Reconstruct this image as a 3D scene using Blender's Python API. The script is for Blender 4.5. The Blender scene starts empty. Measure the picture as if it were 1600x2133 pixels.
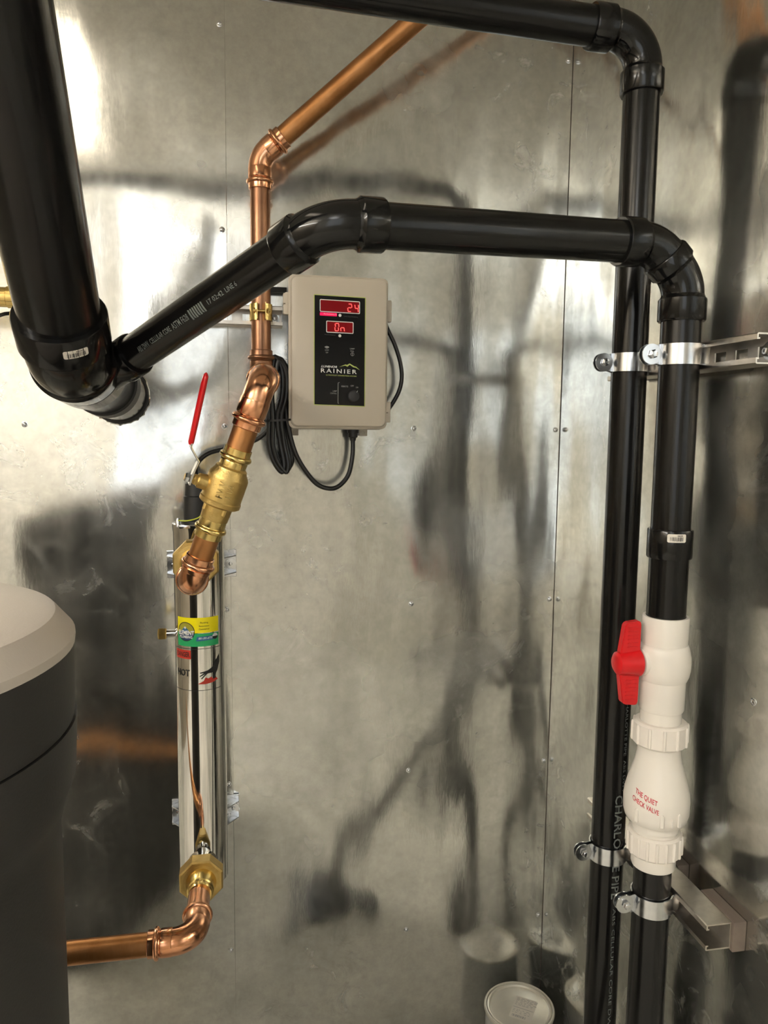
import bpy, bmesh, math, random
from mathutils import Vector, Matrix
from math import pi, sin, cos, radians
random.seed(4)
S = bpy.context.scene
COL = S.collection
V = Vector

# ------------------------------------------------------------------ camera
cam_d = bpy.data.cameras.new('camera'); cam = bpy.data.objects.new('camera', cam_d); COL.objects.link(cam)
cam_d.sensor_fit = 'VERTICAL'; cam_d.sensor_height = 24.0
cam_d.lens = 24.0 * 1600.0 / 2133.0
cam_d.clip_start = 0.02
R3 = Matrix(((0.98302707, 0.00988761, -0.18319394),
             (-0.18314962, 0.11100441, -0.97679795),
             (0.01067713, 0.99377073, 0.11093126)))
cam.matrix_world = Matrix.Translation((0, 0, 1.56)) @ R3.to_4x4()
S.camera = cam

# ------------------------------------------------------------------ world, light, exposure
W = bpy.data.worlds.new('world'); S.world = W; W.use_nodes = True
W.node_tree.nodes['Background'].inputs[0].default_value = (0.02, 0.02, 0.02, 1)
S.view_settings.view_transform = 'Standard'; S.view_settings.look = 'None'
S.view_settings.exposure = 0.38; S.view_settings.gamma = 1.0
S.view_settings.use_curve_mapping = False
# lamps hung under the ceiling: (x, y, size_x, size_y, drop, colour, emission strength)
LAMPS = [(-1.72, -0.45, 0.16, 1.60, 0.30, (1.0, 0.96, 0.88), 47.0),  # added lamp, kept clear of the wall reflections, for general brightness
         (-0.42, -0.95, 0.34, 0.80, 0.22, (0.98, 0.98, 0.97), 6.5),
         (-0.62, 0.62, 0.16, 0.70, 0.0, (1.0, 0.86, 0.66), 3.6)]
CEIL = 2.75

# ------------------------------------------------------------------ materials
def nt(name):
    m = bpy.data.materials.new(name); m.use_nodes = True
    t = m.node_tree; return m, t, t.nodes['Principled BSDF']
def N(t, typ, **kw):
    n = t.nodes.new(typ)
    for k, v in kw.items(): setattr(n, k, v)
    return n
def noise(t, scale, detail=4.0, rough=0.55, mapping=None, dist=0.0):
    tc = N(t, 'ShaderNodeTexCoord'); n = N(t, 'ShaderNodeTexNoise')
    n.inputs['Scale'].default_value = scale; n.inputs['Detail'].default_value = detail
    n.inputs['Roughness'].default_value = rough; n.inputs['Distortion'].default_value = dist
    if mapping:
        mp = N(t, 'ShaderNodeMapping'); mp.inputs['Scale'].default_value = mapping
        t.links.new(tc.outputs['Object'], mp.inputs['Vector']); t.links.new(mp.outputs[0], n.inputs['Vector'])
    else: t.links.new(tc.outputs['Object'], n.inputs['Vector'])
    return n.outputs['Fac']
def ramp(t, fac, stops, interp='LINEAR'):
    r = N(t, 'ShaderNodeValToRGB'); r.color_ramp.interpolation = interp
    while len(r.color_ramp.elements) < len(stops): r.color_ramp.elements.new(0.5)
    for e, (p, c) in zip(r.color_ramp.elements, stops):
        e.position = p; e.color = (c, c, c, 1) if isinstance(c, float) else (*c, 1)
    t.links.new(fac, r.inputs[0]); return r.outputs[0]
def mat(name, col, rough=0.4, metal=0.0, col2=None, scale=20.0, rvar=0.0, bump=0.0, bscale=60.0, spec=0.5, emit=None, estr=0.0, mapping=None):
    m, t, b = nt(name)
    b.inputs['Base Color'].default_value = (*col, 1); b.inputs['Roughness'].default_value = rough
    b.inputs['Metallic'].default_value = metal; b.inputs['Specular IOR Level'].default_value = spec
    if col2 is None: col2 = tuple(min(1, c * 0.88) for c in col)
    f = noise(t, scale, mapping=mapping)
    t.links.new(ramp(t, f, [(0.3, tuple(col2)), (0.65, tuple(col))]), b.inputs['Base Color'])
    if rvar: t.links.new(ramp(t, noise(t, scale * 0.7, 6), [(0.35, max(0.02, rough - rvar)), (0.65, rough + rvar)]), b.inputs['Roughness'])
    if bump:
        bn = N(t, 'ShaderNodeBump'); bn.inputs['Strength'].default_value = bump; bn.inputs['Distance'].default_value = 0.002
        t.links.new(noise(t, bscale, 3), bn.inputs['Height']); t.links.new(bn.outputs[0], b.inputs['Normal'])
    if emit:
        b.inputs['Emission Color'].default_value = (*emit, 1); b.inputs['Emission Strength'].default_value = estr
    return m

def galvanised(name, col, r1, r2, mix, warp):
    m, t, b = nt(name)
    b.inputs['Metallic'].default_value = 1.0
    b2 = N(t, 'ShaderNodeBsdfPrincipled'); b2.inputs['Metallic'].default_value = 1.0
    # zinc colour: faint spangle plus wiped-on smears
    sp = noise(t, 55, 5, 0.7)
    c = ramp(t, sp, [(0.3, tuple(k * 0.86 for k in col)), (0.7, tuple(min(1, k * 1.06) for k in col))])
    for n in (b, b2): t.links.new(c, n.inputs['Base Color'])
    sm = noise(t, 2.6, 4, 0.55)
    st = noise(t, 5.0, 6, 0.6, mapping=(3.0, 3.0, 0.35))
    t.links.new(ramp(t, st, [(0.3, r1 * 0.75), (0.7, r1 * 1.3)]), b.inputs['Roughness'])
    b2.inputs['Roughness'].default_value = r2
    # sheet warp (large, soft) and fine grain
    b1 = N(t, 'ShaderNodeBump'); b1.inputs['Strength'].default_value = 1.0; b1.inputs['Distance'].default_value = warp
    b0 = N(t, 'ShaderNodeBump'); b0.inputs['Strength'].default_value = 1.0; b0.inputs['Distance'].default_value = warp * 0.09
    t.links.new(noise(t, 9.0, 1.0, 0.5, mapping=(1.0, 1.0, 0.30)), b0.inputs['Height']); t.links.new(b0.outputs[0], b1.inputs['Normal'])
    t.links.new(noise(t, 1.9, 1.0, 0.4), b1.inputs['Height'])
    bb = N(t, 'ShaderNodeBump'); bb.inputs['Strength'].default_value = 0.10; bb.inputs['Distance'].default_value = 0.0012
    t.links.new(noise(t, 40, 4, 0.6, mapping=(1.6, 1.6, 0.5)), bb.inputs['Height']); t.links.new(b1.outputs[0], bb.inputs['Normal'])
    for n in (b, b2): t.links.new(bb.outputs[0], n.inputs['Normal'])
    mx = N(t, 'ShaderNodeMixShader')
    wp = ramp(t, noise(t, 11.0, 7, 0.62, dist=1.4), [(0.50, 0.0), (0.74, 1.0)], 'EASE')
    big = ramp(t, noise(t, 1.5, 2, 0.5, mapping=(1, 1, 0.7)), [(0.44, 0.0), (0.62, 0.58)], 'EASE')
    ml = N(t, 'ShaderNodeMath', operation='MULTIPLY'); t.links.new(wp, ml.inputs[0]); t.links.new(big, ml.inputs[1])
    ad = N(t, 'ShaderNodeMath', operation='ADD', use_clamp=True); t.links.new(ml.outputs[0], ad.inputs[0])
    t.links.new(ramp(t, sm, [(0.46, 0.05), (0.80, 0.50)], 'EASE'), ad.inputs[1]); t.links.new(ad.outputs[0], mx.inputs[0])
    t.links.new(b.outputs[0], mx.inputs[1]); t.links.new(b2.outputs[0], mx.inputs[2])
    t.links.new(mx.outputs[0], t.nodes['Material Output'].inputs[0])
    return m

M = dict(
    galv=galvanised('galvanised_sheet', (0.69, 0.695, 0.665), 0.14, 0.42, 0.20, 0.050),
    abs=mat('black_abs', (0.0065, 0.0062, 0.006), 0.20, col2=(0.0045, 0.0045, 0.0045), scale=14, rvar=0.06, spec=0.36),
    abs2=mat('black_abs_fitting', (0.006, 0.006, 0.006), 0.13, col2=(0.0045, 0.0045, 0.0045), scale=25, rvar=0.03, spec=0.38),
    rubber=mat('black_rubber', (0.012, 0.012, 0.012), 0.45),
    cable=mat('black_cable', (0.009, 0.009, 0.009), 0.28),
    copper=mat('copper', (0.80, 0.42, 0.25), 0.20, 1.0, col2=(0.66, 0.30, 0.15), scale=26, rvar=0.07),
    copper_tube=mat('copper_tube', (0.52, 0.255, 0.105), 0.37, 1.0, col2=(0.40, 0.18, 0.065), scale=32, rvar=0.06, mapping=(1, 1, 0.4)),
    copper_dull=mat('copper_dull', (0.36, 0.19, 0.11), 0.34, 1.0, col2=(0.26, 0.13, 0.075), scale=18, rvar=0.06),
    brass=mat('brass', (0.78, 0.60, 0.24), 0.22, 1.0, col2=(0.66, 0.48, 0.17), scale=30, rvar=0.05),
    brass_cast=mat('cast_brass', (0.62, 0.45, 0.17), 0.40, 1.0, col2=(0.52, 0.36, 0.12), scale=60, rvar=0.05, bump=0.25, bscale=400),
    chrome=mat('stainless', (0.80, 0.79, 0.76), 0.07, 1.0, col2=(0.76, 0.75, 0.72), scale=8, rvar=0.015),
    zinc=mat('zinc_plated', (0.72, 0.74, 0.76), 0.22, 1.0, col2=(0.60, 0.62, 0.65), scale=40, rvar=0.06),
    strut=mat('strut_steel', (0.66, 0.62, 0.56), 0.36, 1.0, col2=(0.56, 0.52, 0.47), scale=60, rvar=0.06),
    pvc=mat('white_pvc', (0.80, 0.76, 0.70), 0.26, col2=(0.77, 0.73, 0.67), scale=6),
    pvc2=mat('white_pvc_nut', (0.79, 0.74, 0.68), 0.34, col2=(0.76, 0.71, 0.65), scale=9),
    red=mat('red_plastic', (0.62, 0.008, 0.012), 0.30, col2=(0.56, 0.006, 0.010), scale=12),
    redtxt=mat('red_ink', (0.62, 0.03, 0.06), 0.5),
    beige=mat('beige_polycarbonate', (0.60, 0.54, 0.45), 0.33, col2=(0.57, 0.51, 0.425), scale=5),
    beige2=mat('beige_polycarbonate_base', (0.50, 0.46, 0.39), 0.4),
    black=mat('sticker_black', (0.004, 0.004, 0.005), 0.22, spec=0.25),
    lime=mat('lime_edge', (0.50, 0.58, 0.16), 0.4),
    white=mat('white_ink', (0.80, 0.80, 0.78), 0.5),
    grey=mat('grey_ink', (0.34, 0.34, 0.33), 0.5),
    dim=mat('dim_ink', (0.10, 0.10, 0.10), 0.5),
    pipetxt=mat('pipe_ink', (0.15, 0.165, 0.16), 0.5),
    knob=mat('dark_knob', (0.022, 0.022, 0.024), 0.5),
    led=mat('led_window', (0.10, 0.0, 0.002), 0.3, spec=0.2, emit=(1.0, 0.0, 0.01), estr=0.075),
    ledon=mat('led_segment', (0.9, 0.05, 0.05), 0.3, emit=(1.0, 0.10, 0.09), estr=1.3),
    ledbar=mat('led_backlit_caption', (0.5, 0.0, 0.05), 0.3, emit=(1.0, 0.0, 0.10), estr=0.55),
    tank=mat('tank_plastic', (0.030, 0.028, 0.025), 0.5, col2=(0.026, 0.024, 0.022), scale=6, bump=0.1, bscale=300),
    lid=mat('tank_lid_lit_plastic', (0.60, 0.54, 0.48), 0.45, col2=(0.57, 0.51, 0.45), scale=5, bump=0.1, bscale=300),  # pale plastic, lightened further to stand in for strong overhead light
    wood=mat('shim_wood', (0.17, 0.135, 0.11), 0.6, col2=(0.11, 0.085, 0.07), scale=25, mapping=(1, 0.15, 1)),
    tin=mat('tin_lid', (0.80, 0.77, 0.69), 0.34, 0.55, col2=(0.74, 0.71, 0.64), scale=30, rvar=0.06),
    paper=mat('paper', (0.74, 0.70, 0.63), 0.6, col2=(0.70, 0.66, 0.60), scale=30),
    canpaint=mat('can_wrap', (0.62, 0.62, 0.60), 0.4),
    ink=mat('black_ink', (0.012, 0.012, 0.012), 0.5),
    yellow=mat('sticker_yellow', (0.90, 0.78, 0.0), 0.35),
    green=mat('sticker_green', (0.02, 0.38, 0.13), 0.35),
    navy=mat('sticker_navy', (0.02, 0.05, 0.13), 0.4),
    blue=mat('sticker_blue', (0.03, 0.12, 0.28), 0.4),
    olive=mat('sticker_olive', (0.33, 0.30, 0.03), 0.4),
    redlabel=mat('sticker_red', (0.52, 0.035, 0.02), 0.45),
    gyw=mat('earth_wire', (0.55, 0.60, 0.06), 0.4),
    concrete=mat('concrete', (0.68, 0.65, 0.58), 0.6, col2=(0.42, 0.40, 0.36), scale=3.0),
    ceil=mat('ceiling_board', (0.60, 0.57, 0.50), 0.8, col2=(0.55, 0.52, 0.46), scale=6),
    drywall=mat('drywall', (0.78, 0.75, 0.69), 0.85, col2=(0.74, 0.71, 0.65), scale=2),
    board=mat('brown_board', (0.42, 0.36, 0.28), 0.7, col2=(0.36, 0.31, 0.24), scale=4),
    daypane=mat('daylight_pane', (.8, .85, .9), .3, emit=(0.86, 0.92, 1.0), estr=1.0),
    lampbody=mat('lamp_body', (0.8, 0.8, 0.78), 0.4),
)

# ------------------------------------------------------------------ object helpers
WL = {}
def base(parent): return WL.get(parent.name, V((0, 0, 0))) if parent else V((0, 0, 0))
def thing(name, label, cat, loc, group=None):
    o = bpy.data.objects.new(name, None); COL.objects.link(o); o.location = loc
    o.empty_display_size = 0.02
    o['label'] = label; o['category'] = cat
    if group: o['group'] = group
    WL[o.name] = V(loc); return o
def obj(name, bm, m, parent=None, smooth=True, angle=32):
    me = bpy.data.meshes.new(name)
    off = base(parent)
    if off.length: bmesh.ops.translate(bm, vec=-off, verts=bm.verts)
    bmesh.ops.recalc_face_normals(bm, faces=bm.faces)
    bm.to_mesh(me); bm.free()
    me.materials.append(m)
    if smooth:
        for p in me.polygons: p.use_smooth = True
        me.set_sharp_from_angle(angle=radians(angle))
    o = bpy.data.objects.new(name, me); COL.objects.link(o)
    if parent: o.parent = parent; WL[o.name] = off
    return o
def struct(name, bm, m, **k):
    o = obj(name, bm, m, **k); o['kind'] = 'structure'; return o
def dup(root, loc, label=None):
    r = root.copy(); COL.objects.link(r); r.location = loc
    if label: r['label'] = label
    for ch in list(root.children):
        c = ch.copy(); COL.objects.link(c); c.parent = r
        for g in list(ch.children):
            d = g.copy(); COL.objects.link(d); d.parent = c
    WL[r.name] = V(loc); return r

# ------------------------------------------------------------------ mesh helpers
def box(bm, x0, x1, y0, y1, z0, z1, bev=0.0):
    b = bmesh.new()
    bmesh.ops.create_cube(b, size=1.0)
    bmesh.ops.scale(b, vec=(x1 - x0, y1 - y0, z1 - z0), verts=b.verts)
    bmesh.ops.translate(b, vec=((x0 + x1) / 2, (y0 + y1) / 2, (z0 + z1) / 2), verts=b.verts)
    if bev: bmesh.ops.bevel(b, geom=b.edges, offset=bev, segments=2, affect='EDGES', profile=0.6)
    join(bm, b)
def join(bm, b):
    me = bpy.data.meshes.new('tmp'); b.to_mesh(me); b.free(); bm.from_mesh(me); bpy.data.meshes.remove(me)
def frame(d):
    d = d.normalized(); a = V((0, 0, 1)) if abs(d.z) < 0.9 else V((1, 0, 0))
    u = d.cross(a).normalized(); return u, d.cross(u).normalized()
def rings(bm, data, seg, cap=True, closed=False):
    """data: list of (centre, u, v, radius)"""
    R = []
    for c, u, v, r in data:
        R.append([bm.verts.new(c + (u * cos(2 * pi * i / seg) + v * sin(2 * pi * i / seg)) * r) for i in range(seg)])
    n = len(R)
    for k in range(n if closed else n - 1):
        a, b = R[k], R[(k + 1) % n]
        for i in range(seg): bm.faces.new((a[i], a[(i + 1) % seg], b[(i + 1) % seg], b[i]))
    if cap and not closed:
        if data[0][3] > 1e-6: bm.faces.new(R[0][::-1])
        if data[-1][3] > 1e-6: bm.faces.new(R[-1])
def lathe(bm, A, d, prof, seg=40, cap=True):
    """straight turned solid along d from A: prof = [(t, r)]"""
    A = V(A); d = V(d).normalized(); u, v = frame(d)
    rings(bm, [(A + d * t, u, v, max(r, 1e-5)) for t, r in prof], seg, cap)
def sweep(bm, pts, rad, seg=32, cap=True, closed=False):
    pts = [V(p) for p in pts]; n = len(pts)
    if not hasattr(rad, '__len__'): rad = [rad] * n
    T = []
    for i in range(n):
        a = pts[(i - 1) % n] if (closed or i) else pts[0]
        b = pts[(i + 1) % n] if (closed or i < n - 1) else pts[-1]
        T.append((b - a).normalized())
    u, v = frame(T[0]); D = []
    for i in range(n):
        if i:
            ax = T[i - 1].cross(T[i]); s = ax.length
            if s > 1e-8:
                q = Matrix.Rotation(math.atan2(s, T[i - 1].dot(T[i])), 3, ax.normalized()); u = q @ u; v = q @ v
        D.append((pts[i], u.copy(), v.copy(), rad[i]))
    rings(bm, D, seg, cap, closed)
def catmull(P, n=8, closed=False):
    P = [V(p) for p in P]; out = []; m = len(P)
    for i in range(m if closed else m - 1):
        if closed: a, b, c, d = P[(i - 1) % m], P[i], P[(i + 1) % m], P[(i + 2) % m]
        else: a, b, c, d = P[max(i - 1, 0)], P[i], P[i + 1], P[min(i + 2, m - 1)]
        for k in range(n):
            t = k / n
            out.append(0.5 * ((2 * b) + (c - a) * t + (2 * a - 5 * b + 4 * c - d) * t * t + (3 * b - a - 3 * c + d) * t ** 3))
    if not closed: out.append(P[-1])
    return out
def arc(Nd, d1, d2, R, n=14):
    """fillet at node Nd between directions d1 and d2 (both leaving the node); returns points and tangent length"""
    d1 = V(d1).normalized(); d2 = V(d2).normalized(); Nd = V(Nd)
    th = pi - d1.angle(d2); t = R * math.tan(th / 2)
    C = Nd + (d1 + d2).normalized() * (R / cos(th / 2))
    a = Nd + d1 * t - C; b = Nd + d2 * t - C; ax = a.cross(b).normalized()
    return [C + Matrix.Rotation(th * k / n, 3, ax) @ a for k in range(n + 1)], t
def hub(bm, P, d, L, rb, rh, ri, seg=40, ch=0.0025):
    lathe(bm, P, d, [(-0.004, rb), (0, rh - ch), (ch, rh), (L - ch, rh), (L, rh - ch * 0.6), (L, ri)], seg)
def elbow_bm(Nd, d1, d2, R, rb, rh, L, ri, seg=40, L2=None):
    bm = bmesh.new(); p, t = arc(Nd, d1, d2, R)
    sweep(bm, p, rb, seg)
    hub(bm, p[0], d1, L, rb, rh, ri, seg)
    if L2 != 0: hub(bm, p[-1], d2, L2 or L, rb, rh, ri, seg)
    return bm, t + L
def press_elbow_bm(Nd, d1, d2, R, r, L, seg=36, beads=(1, 1)):
    """copper press elbow: bend, crimped sockets with a rolled bead near each mouth"""
    bm = bmesh.new(); p, t = arc(Nd, d1, d2, R)
    sweep(bm, p, r * 1.15, seg)
    for q, d in ((p[0], d1), (p[-1], d2)): press_socket(bm, q, d, L, r, seg)
    return bm, t + L
def press_socket(bm, q, d, L, r, seg=36):
    a = L - 0.021
    prof = [(-0.002, r * 1.15), (0.0005, r * 1.19), (a * 0.9, r * 1.19), (a, r * 1.13)]
    c = a + 0.006
    for k in range(7):
        s = pi * k / 6; prof.append((c - 0.0045 * cos(s), r * 1.17 + 0.0044 * sin(s)))
    prof += [(a + 0.012, r * 1.16), (L - 0.001, r * 1.16), (L, r * 1.10), (L, r * 0.98)]
    lathe(bm, q, d, prof, seg)
def hexprism(bm, A, d, t0, t1, r, n=6, ch=0.002, rot=0.0):
    A = V(A); d = V(d).normalized(); u, v = frame(d)
    u, v = u * cos(rot) + v * sin(rot), v * cos(rot) - u * sin(rot)
    rings(bm, [(A + d * t0, u, v, r - ch), (A + d * (t0 + ch), u, v, r), (A + d * (t1 - ch), u, v, r), (A + d * t1, u, v, r - ch)], n)
def plate(bm, pts2, fn, thick, axis):
    """flat polygon (2D points through fn) given a thickness along axis"""
    a = [bm.verts.new(fn(*p)) for p in pts2]; b = [bm.verts.new(V(fn(*p)) + V(axis) * thick) for p in pts2]
    n = len(a); bm.faces.new(a); bm.faces.new(b[::-1])
    for i in range(n): bm.faces.new((a[i], a[(i + 1) % n], b[(i + 1) % n], b[i]))
def rrect(x0, x1, y0, y1, r, n=4):
    P = []
    for cx, cy, a0 in ((x1 - r, y1 - r, 0), (x0 + r, y1 - r, 90), (x0 + r, y0 + r, 180), (x1 - r, y0 + r, 270)):
        for k in range(n + 1):
            a = radians(a0 + 90 * k / n); P.append((cx + r * cos(a), cy + r * sin(a)))
    return P
def circle2(cx, cy, r, n=28): return [(cx + r * cos(2 * pi * k / n), cy + r * sin(2 * pi * k / n)) for k in range(n)]
def flat2(polys, strip=None):
    """2D shapes in the xy plane as a bmesh; strip cuts them into vertical strips so that they can be bent"""
    bm = bmesh.new()
    for P in polys:
        bm.faces.new([bm.verts.new((x, y, 0)) for x, y in P])
    bmesh.ops.triangulate(bm, faces=bm.faces)
    if strip: cut(bm, strip)
    return bm
def cut(bm, strip, axis=0):
    if axis:
        for v in bm.verts: v.co.x, v.co.y = v.co.y, v.co.x
        cut(bm, strip)
        for v in bm.verts: v.co.x, v.co.y = v.co.y, v.co.x
        return bm
    xs = [v.co.x for v in bm.verts]
    x = math.ceil(min(xs) / strip) * strip
    while x < max(xs):
        bmesh.ops.bisect_plane(bm, geom=bm.verts[:] + bm.edges[:] + bm.faces[:], plane_co=(x, 0, 0), plane_no=(1, 0, 0), dist=1e-6)
        x += strip
    return bm
_TXT = {}
def text2(s, size, bold=0.0, width=None, align='CENTER', cx=0.0, cy=0.0, strip=None, shear=0.0, spacing=1.0):
    c = bpy.data.curves.new('txt', 'FONT'); c.body = s; c.size = 1.0; c.align_x = align; c.align_y = 'CENTER'
    c.offset = bold; c.shear = shear; c.resolution_u = 2; c.space_character = spacing
    o = bpy.data.objects.new('txt', c); COL.objects.link(o)
    me = bpy.data.meshes.new_from_object(o.evaluated_get(bpy.context.evaluated_depsgraph_get()))
    bpy.data.objects.remove(o); bpy.data.curves.remove(c)
    bm = bmesh.new(); bm.from_mesh(me); bpy.data.meshes.remove(me)
    xs = [v.co.x for v in bm.verts]; ys = [v.co.y for v in bm.verts]
    sx = (width / (max(xs) - min(xs))) if width else size
    my = (max(ys) + min(ys)) / 2
    for v in bm.verts: v.co.x = v.co.x * sx + cx; v.co.y = (v.co.y - my) * size + cy; v.co.z = 0
    if strip: cut(bm, strip)
    return bm
def mapped(bm, fn):
    for v in bm.verts: v.co = V(fn(v.co.x, v.co.y))
    return bm
def front(y):                       # shapes facing the camera side: plane at depth y
    return lambda a, b: (a, y, b)
def on_cyl(X, Y, r, phi, z0):       # bent round a vertical pipe; phi 0 faces -y
    return lambda a, b: (X + r * sin(phi + a / r), Y - r * cos(phi + a / r), z0 + b)
def on_cyl_down(X, Y, r, phi, z0):  # writing that runs down the pipe
    return lambda a, b: (X + r * sin(phi + b / r), Y - r * cos(phi + b / r), z0 - a)
def on_tube(A, d, nrm, r):          # writing along an inclined pipe
    A = V(A); d = V(d).normalized(); n = (V(nrm) - d * d.dot(V(nrm))).normalized(); b = d.cross(n)
    if b.z < 0: b = -b
    return lambda a, c: A + d * a + n * (r * cos(c / r)) + b * (r * sin(c / r))

# ================================================================== THE ROOM
D, XR, XL, YF = 1.70, 0.735, -1.95, -1.75
bm = bmesh.new(); box(bm, XL - .1, XR + .1, YF - .1, D + .1, -0.1, 0); struct('floor', bm, M['concrete'], smooth=False)
bm = bmesh.new(); box(bm, XL - .1, XR + .1, YF - .1, D + .1, CEIL, CEIL + .1); struct('ceiling', bm, M['ceil'], smooth=False)
bm = bmesh.new(); box(bm, XL - .1, XL, YF, D, 0, CEIL); struct('wall_left', bm, M['board'], smooth=False)
bm = bmesh.new(); box(bm, XL - .1, XR + .1, YF - .1, YF, 0, CEIL); struct('wall_front', bm, M['drywall'], smooth=False)
bm = bmesh.new(); box(bm, XL - .1, XR + .1, D + .0012, D + .1, 0, CEIL); wall_back = struct('wall_back', bm, M['wood'], smooth=False)
bm = bmesh.new(); box(bm, XR + .0012, XR + .1, YF, D + .0012, 0, CEIL); wall_right = struct('wall_right', bm, M['wood'], smooth=False)
SEAM = -0.023
# the left sheet laps over the right-hand one at the seam
bm = bmesh.new(); box(bm, SEAM - .03, XR - .0013, D, D + .0012, 0, CEIL); obj('metal_sheet', bm, M['galv'], wall_back, smooth=False)
bm = bmesh.new(); box(bm, XL, SEAM, D - .0026, D - .0006, 0, CEIL, 0.0008); obj('metal_sheet', bm, M['galv'], wall_back, smooth=False)
bm = bmesh.new(); box(bm, XR, XR + .0012, YF, D, 0, CEIL); obj('metal_sheet', bm, M['galv'], wall_right, smooth=False)
def screw_bm(P, d):
    bm = bmesh.new()
    lathe(bm, P, d, [(0, .0062), (.0006, .0062), (.0009, .0046), (.0022, .0042), (.0032, .0030), (.0036, .0012), (.0028, .0008)], 14)
    return bm
for xs in (-0.435, -0.033, 0.385, 0.724):
    for zs in (2.37, 1.965, 1.556, 1.153, 0.75, 0.345):
        if xs == -0.435 and zs != 1.556: continue
        if xs == 0.385 and zs > 1.6: continue
        yy = D - .0026 if xs < SEAM else D
        obj('screw', screw_bm((xs, yy, zs), (0, -1, 0)), M['zinc'], wall_back)
obj('screw', screw_bm((XR, 0.968, 1.165), (-1, 0, 0)), M['zinc'], wall_right)

# daylight window in the wall behind the photographer
bm = bmesh.new()
for x0, x1, z0, z1 in ((-1.06, -1.0, 1.10, 2.56), (.00, .06, 1.10, 2.56), (-.515, -.485, 1.16, 2.50), (-1.0, .00, 2.50, 2.56), (-1.0, .00, 1.10, 1.16)):
    box(bm, x0, x1, YF, YF + .03, z0, z1, .003)
win1 = struct('window_1', bm, M['lampbody'], smooth=False)
for x0, x1 in ((-1.0, -.515), (-.485, .0)):
    bm = bmesh.new(); box(bm, x0, x1, YF + .004, YF + .010, 1.16, 2.50); obj('pane', bm, M['daypane'], win1, smooth=False)
# ceiling lamps; the long left one is added to brighten the room
for i, (lx, ly, sx, sy, drop, colr, st) in enumerate(LAMPS):
    lab = ['long strip lamp added along the left wall to brighten the room', 'wide lamp hung under the ceiling in front of the window',
           'warm strip lamp on the ceiling above the brine tank'][i]
    zl = CEIL - drop
    t = thing('ceiling_lamp', lab, 'lamp', (lx, ly, zl - .03))
    dm = mat('lamp_diffuser_%d' % i, (.9, .9, .9), .5, emit=colr, estr=st)
    bm = bmesh.new(); box(bm, lx - sx / 2 - .02, lx + sx / 2 + .02, ly - sy / 2 - .02, ly + sy / 2 + .02, zl - .03, zl - .0005, .004)
    obj('lamp_housing', bm, M['lampbody'], t)
    bm = bmesh.new(); box(bm, lx - sx / 2, lx + sx / 2, ly - sy / 2, ly + sy / 2, zl - .04, zl - .031, .002)
    obj('diffuser', bm, dm, t)
    if drop:
        bm = bmesh.new(); box(bm, lx - sx / 2, lx + sx / 2, ly - sy / 2, ly + sy / 2, zl, zl + .008, .002)
        obj('added_uplight', bm, dm, t)  # glowing top face added to brighten the ceiling
        for s_ in (-1, 1):
            bm = bmesh.new(); lathe(bm, (lx, ly + s_ * sy * .4, zl + .008), (0, 0, 1), [(0, .003), (drop - .0085, .003)], 8); obj('hanger', bm, M['lampbody'], t)

# ================================================================== VENT PIPE (behind, right) and the top run
PX, Y1, Y2, RP = 0.640, 1.205, 1.055, 0.0290
UPV, DN, LT = V((0, 0, 1)), V((0, 0, -1)), V((-1, 0, 0))
ABS_R, ABS_H, HL = 0.0300, 0.0342, 0.036
def pipe_bm(A, B, r, seg=44):
    bm = bmesh.new(); A = V(A); B = V(B); lathe(bm, A, B - A, [(0, r), ((B - A).length, r)], seg); return bm
vent = thing('vent_pipe', 'black plastic pipe climbing in the corner, then running left along the top edge', 'pipe', (PX, Y1, 0))
n1 = V((PX, Y1, 2.186)); dl = V((-1, -0.004, 0.030)).normalized()
bm, off = elbow_bm(n1, DN, dl, 0.058, ABS_R, ABS_H, HL, RP); obj('elbow', bm, M['abs2'], vent)
vp = obj('vertical_pipe', pipe_bm((PX, Y1, 0.002), n1 + DN * (off - .004), RP), M['abs'], vent)
obj('top_pipe', pipe_bm(n1 + dl * (off - .004), n1 + dl * 1.75, RP), M['abs'], vent)
bm = cut(text2('CHARLOTTE PIPE', 0.0205, 0.012, width=0.192, cx=0.096), .003, 1)
obj('lettering', mapped(bm, on_cyl_down(PX, Y1, RP + .0004, radians(6), 0.926)), M['pipetxt'], vp, smooth=False)['label'] = 'large grey maker lettering'
bm = cut(text2('ABS CELLULAR CORE DWV  NOT FOR PRESSURE  2 IN', 0.0082, 0.0, width=0.47, cx=0.235), .003, 1)
obj('lettering', mapped(bm, on_cyl_down(PX, Y1, RP + .0004, radians(6), 0.715)), M['pipetxt'], vp, smooth=False)
bm = cut(text2('CHARLOTTE PIPE  ABS DWV', 0.009, 0.0, width=0.17, cx=0.085), .003, 1)
obj('lettering', mapped(bm, on_cyl_down(PX, Y1, RP + .0004, radians(22), 1.10)), M['pipetxt'], vp, smooth=False)

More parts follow.
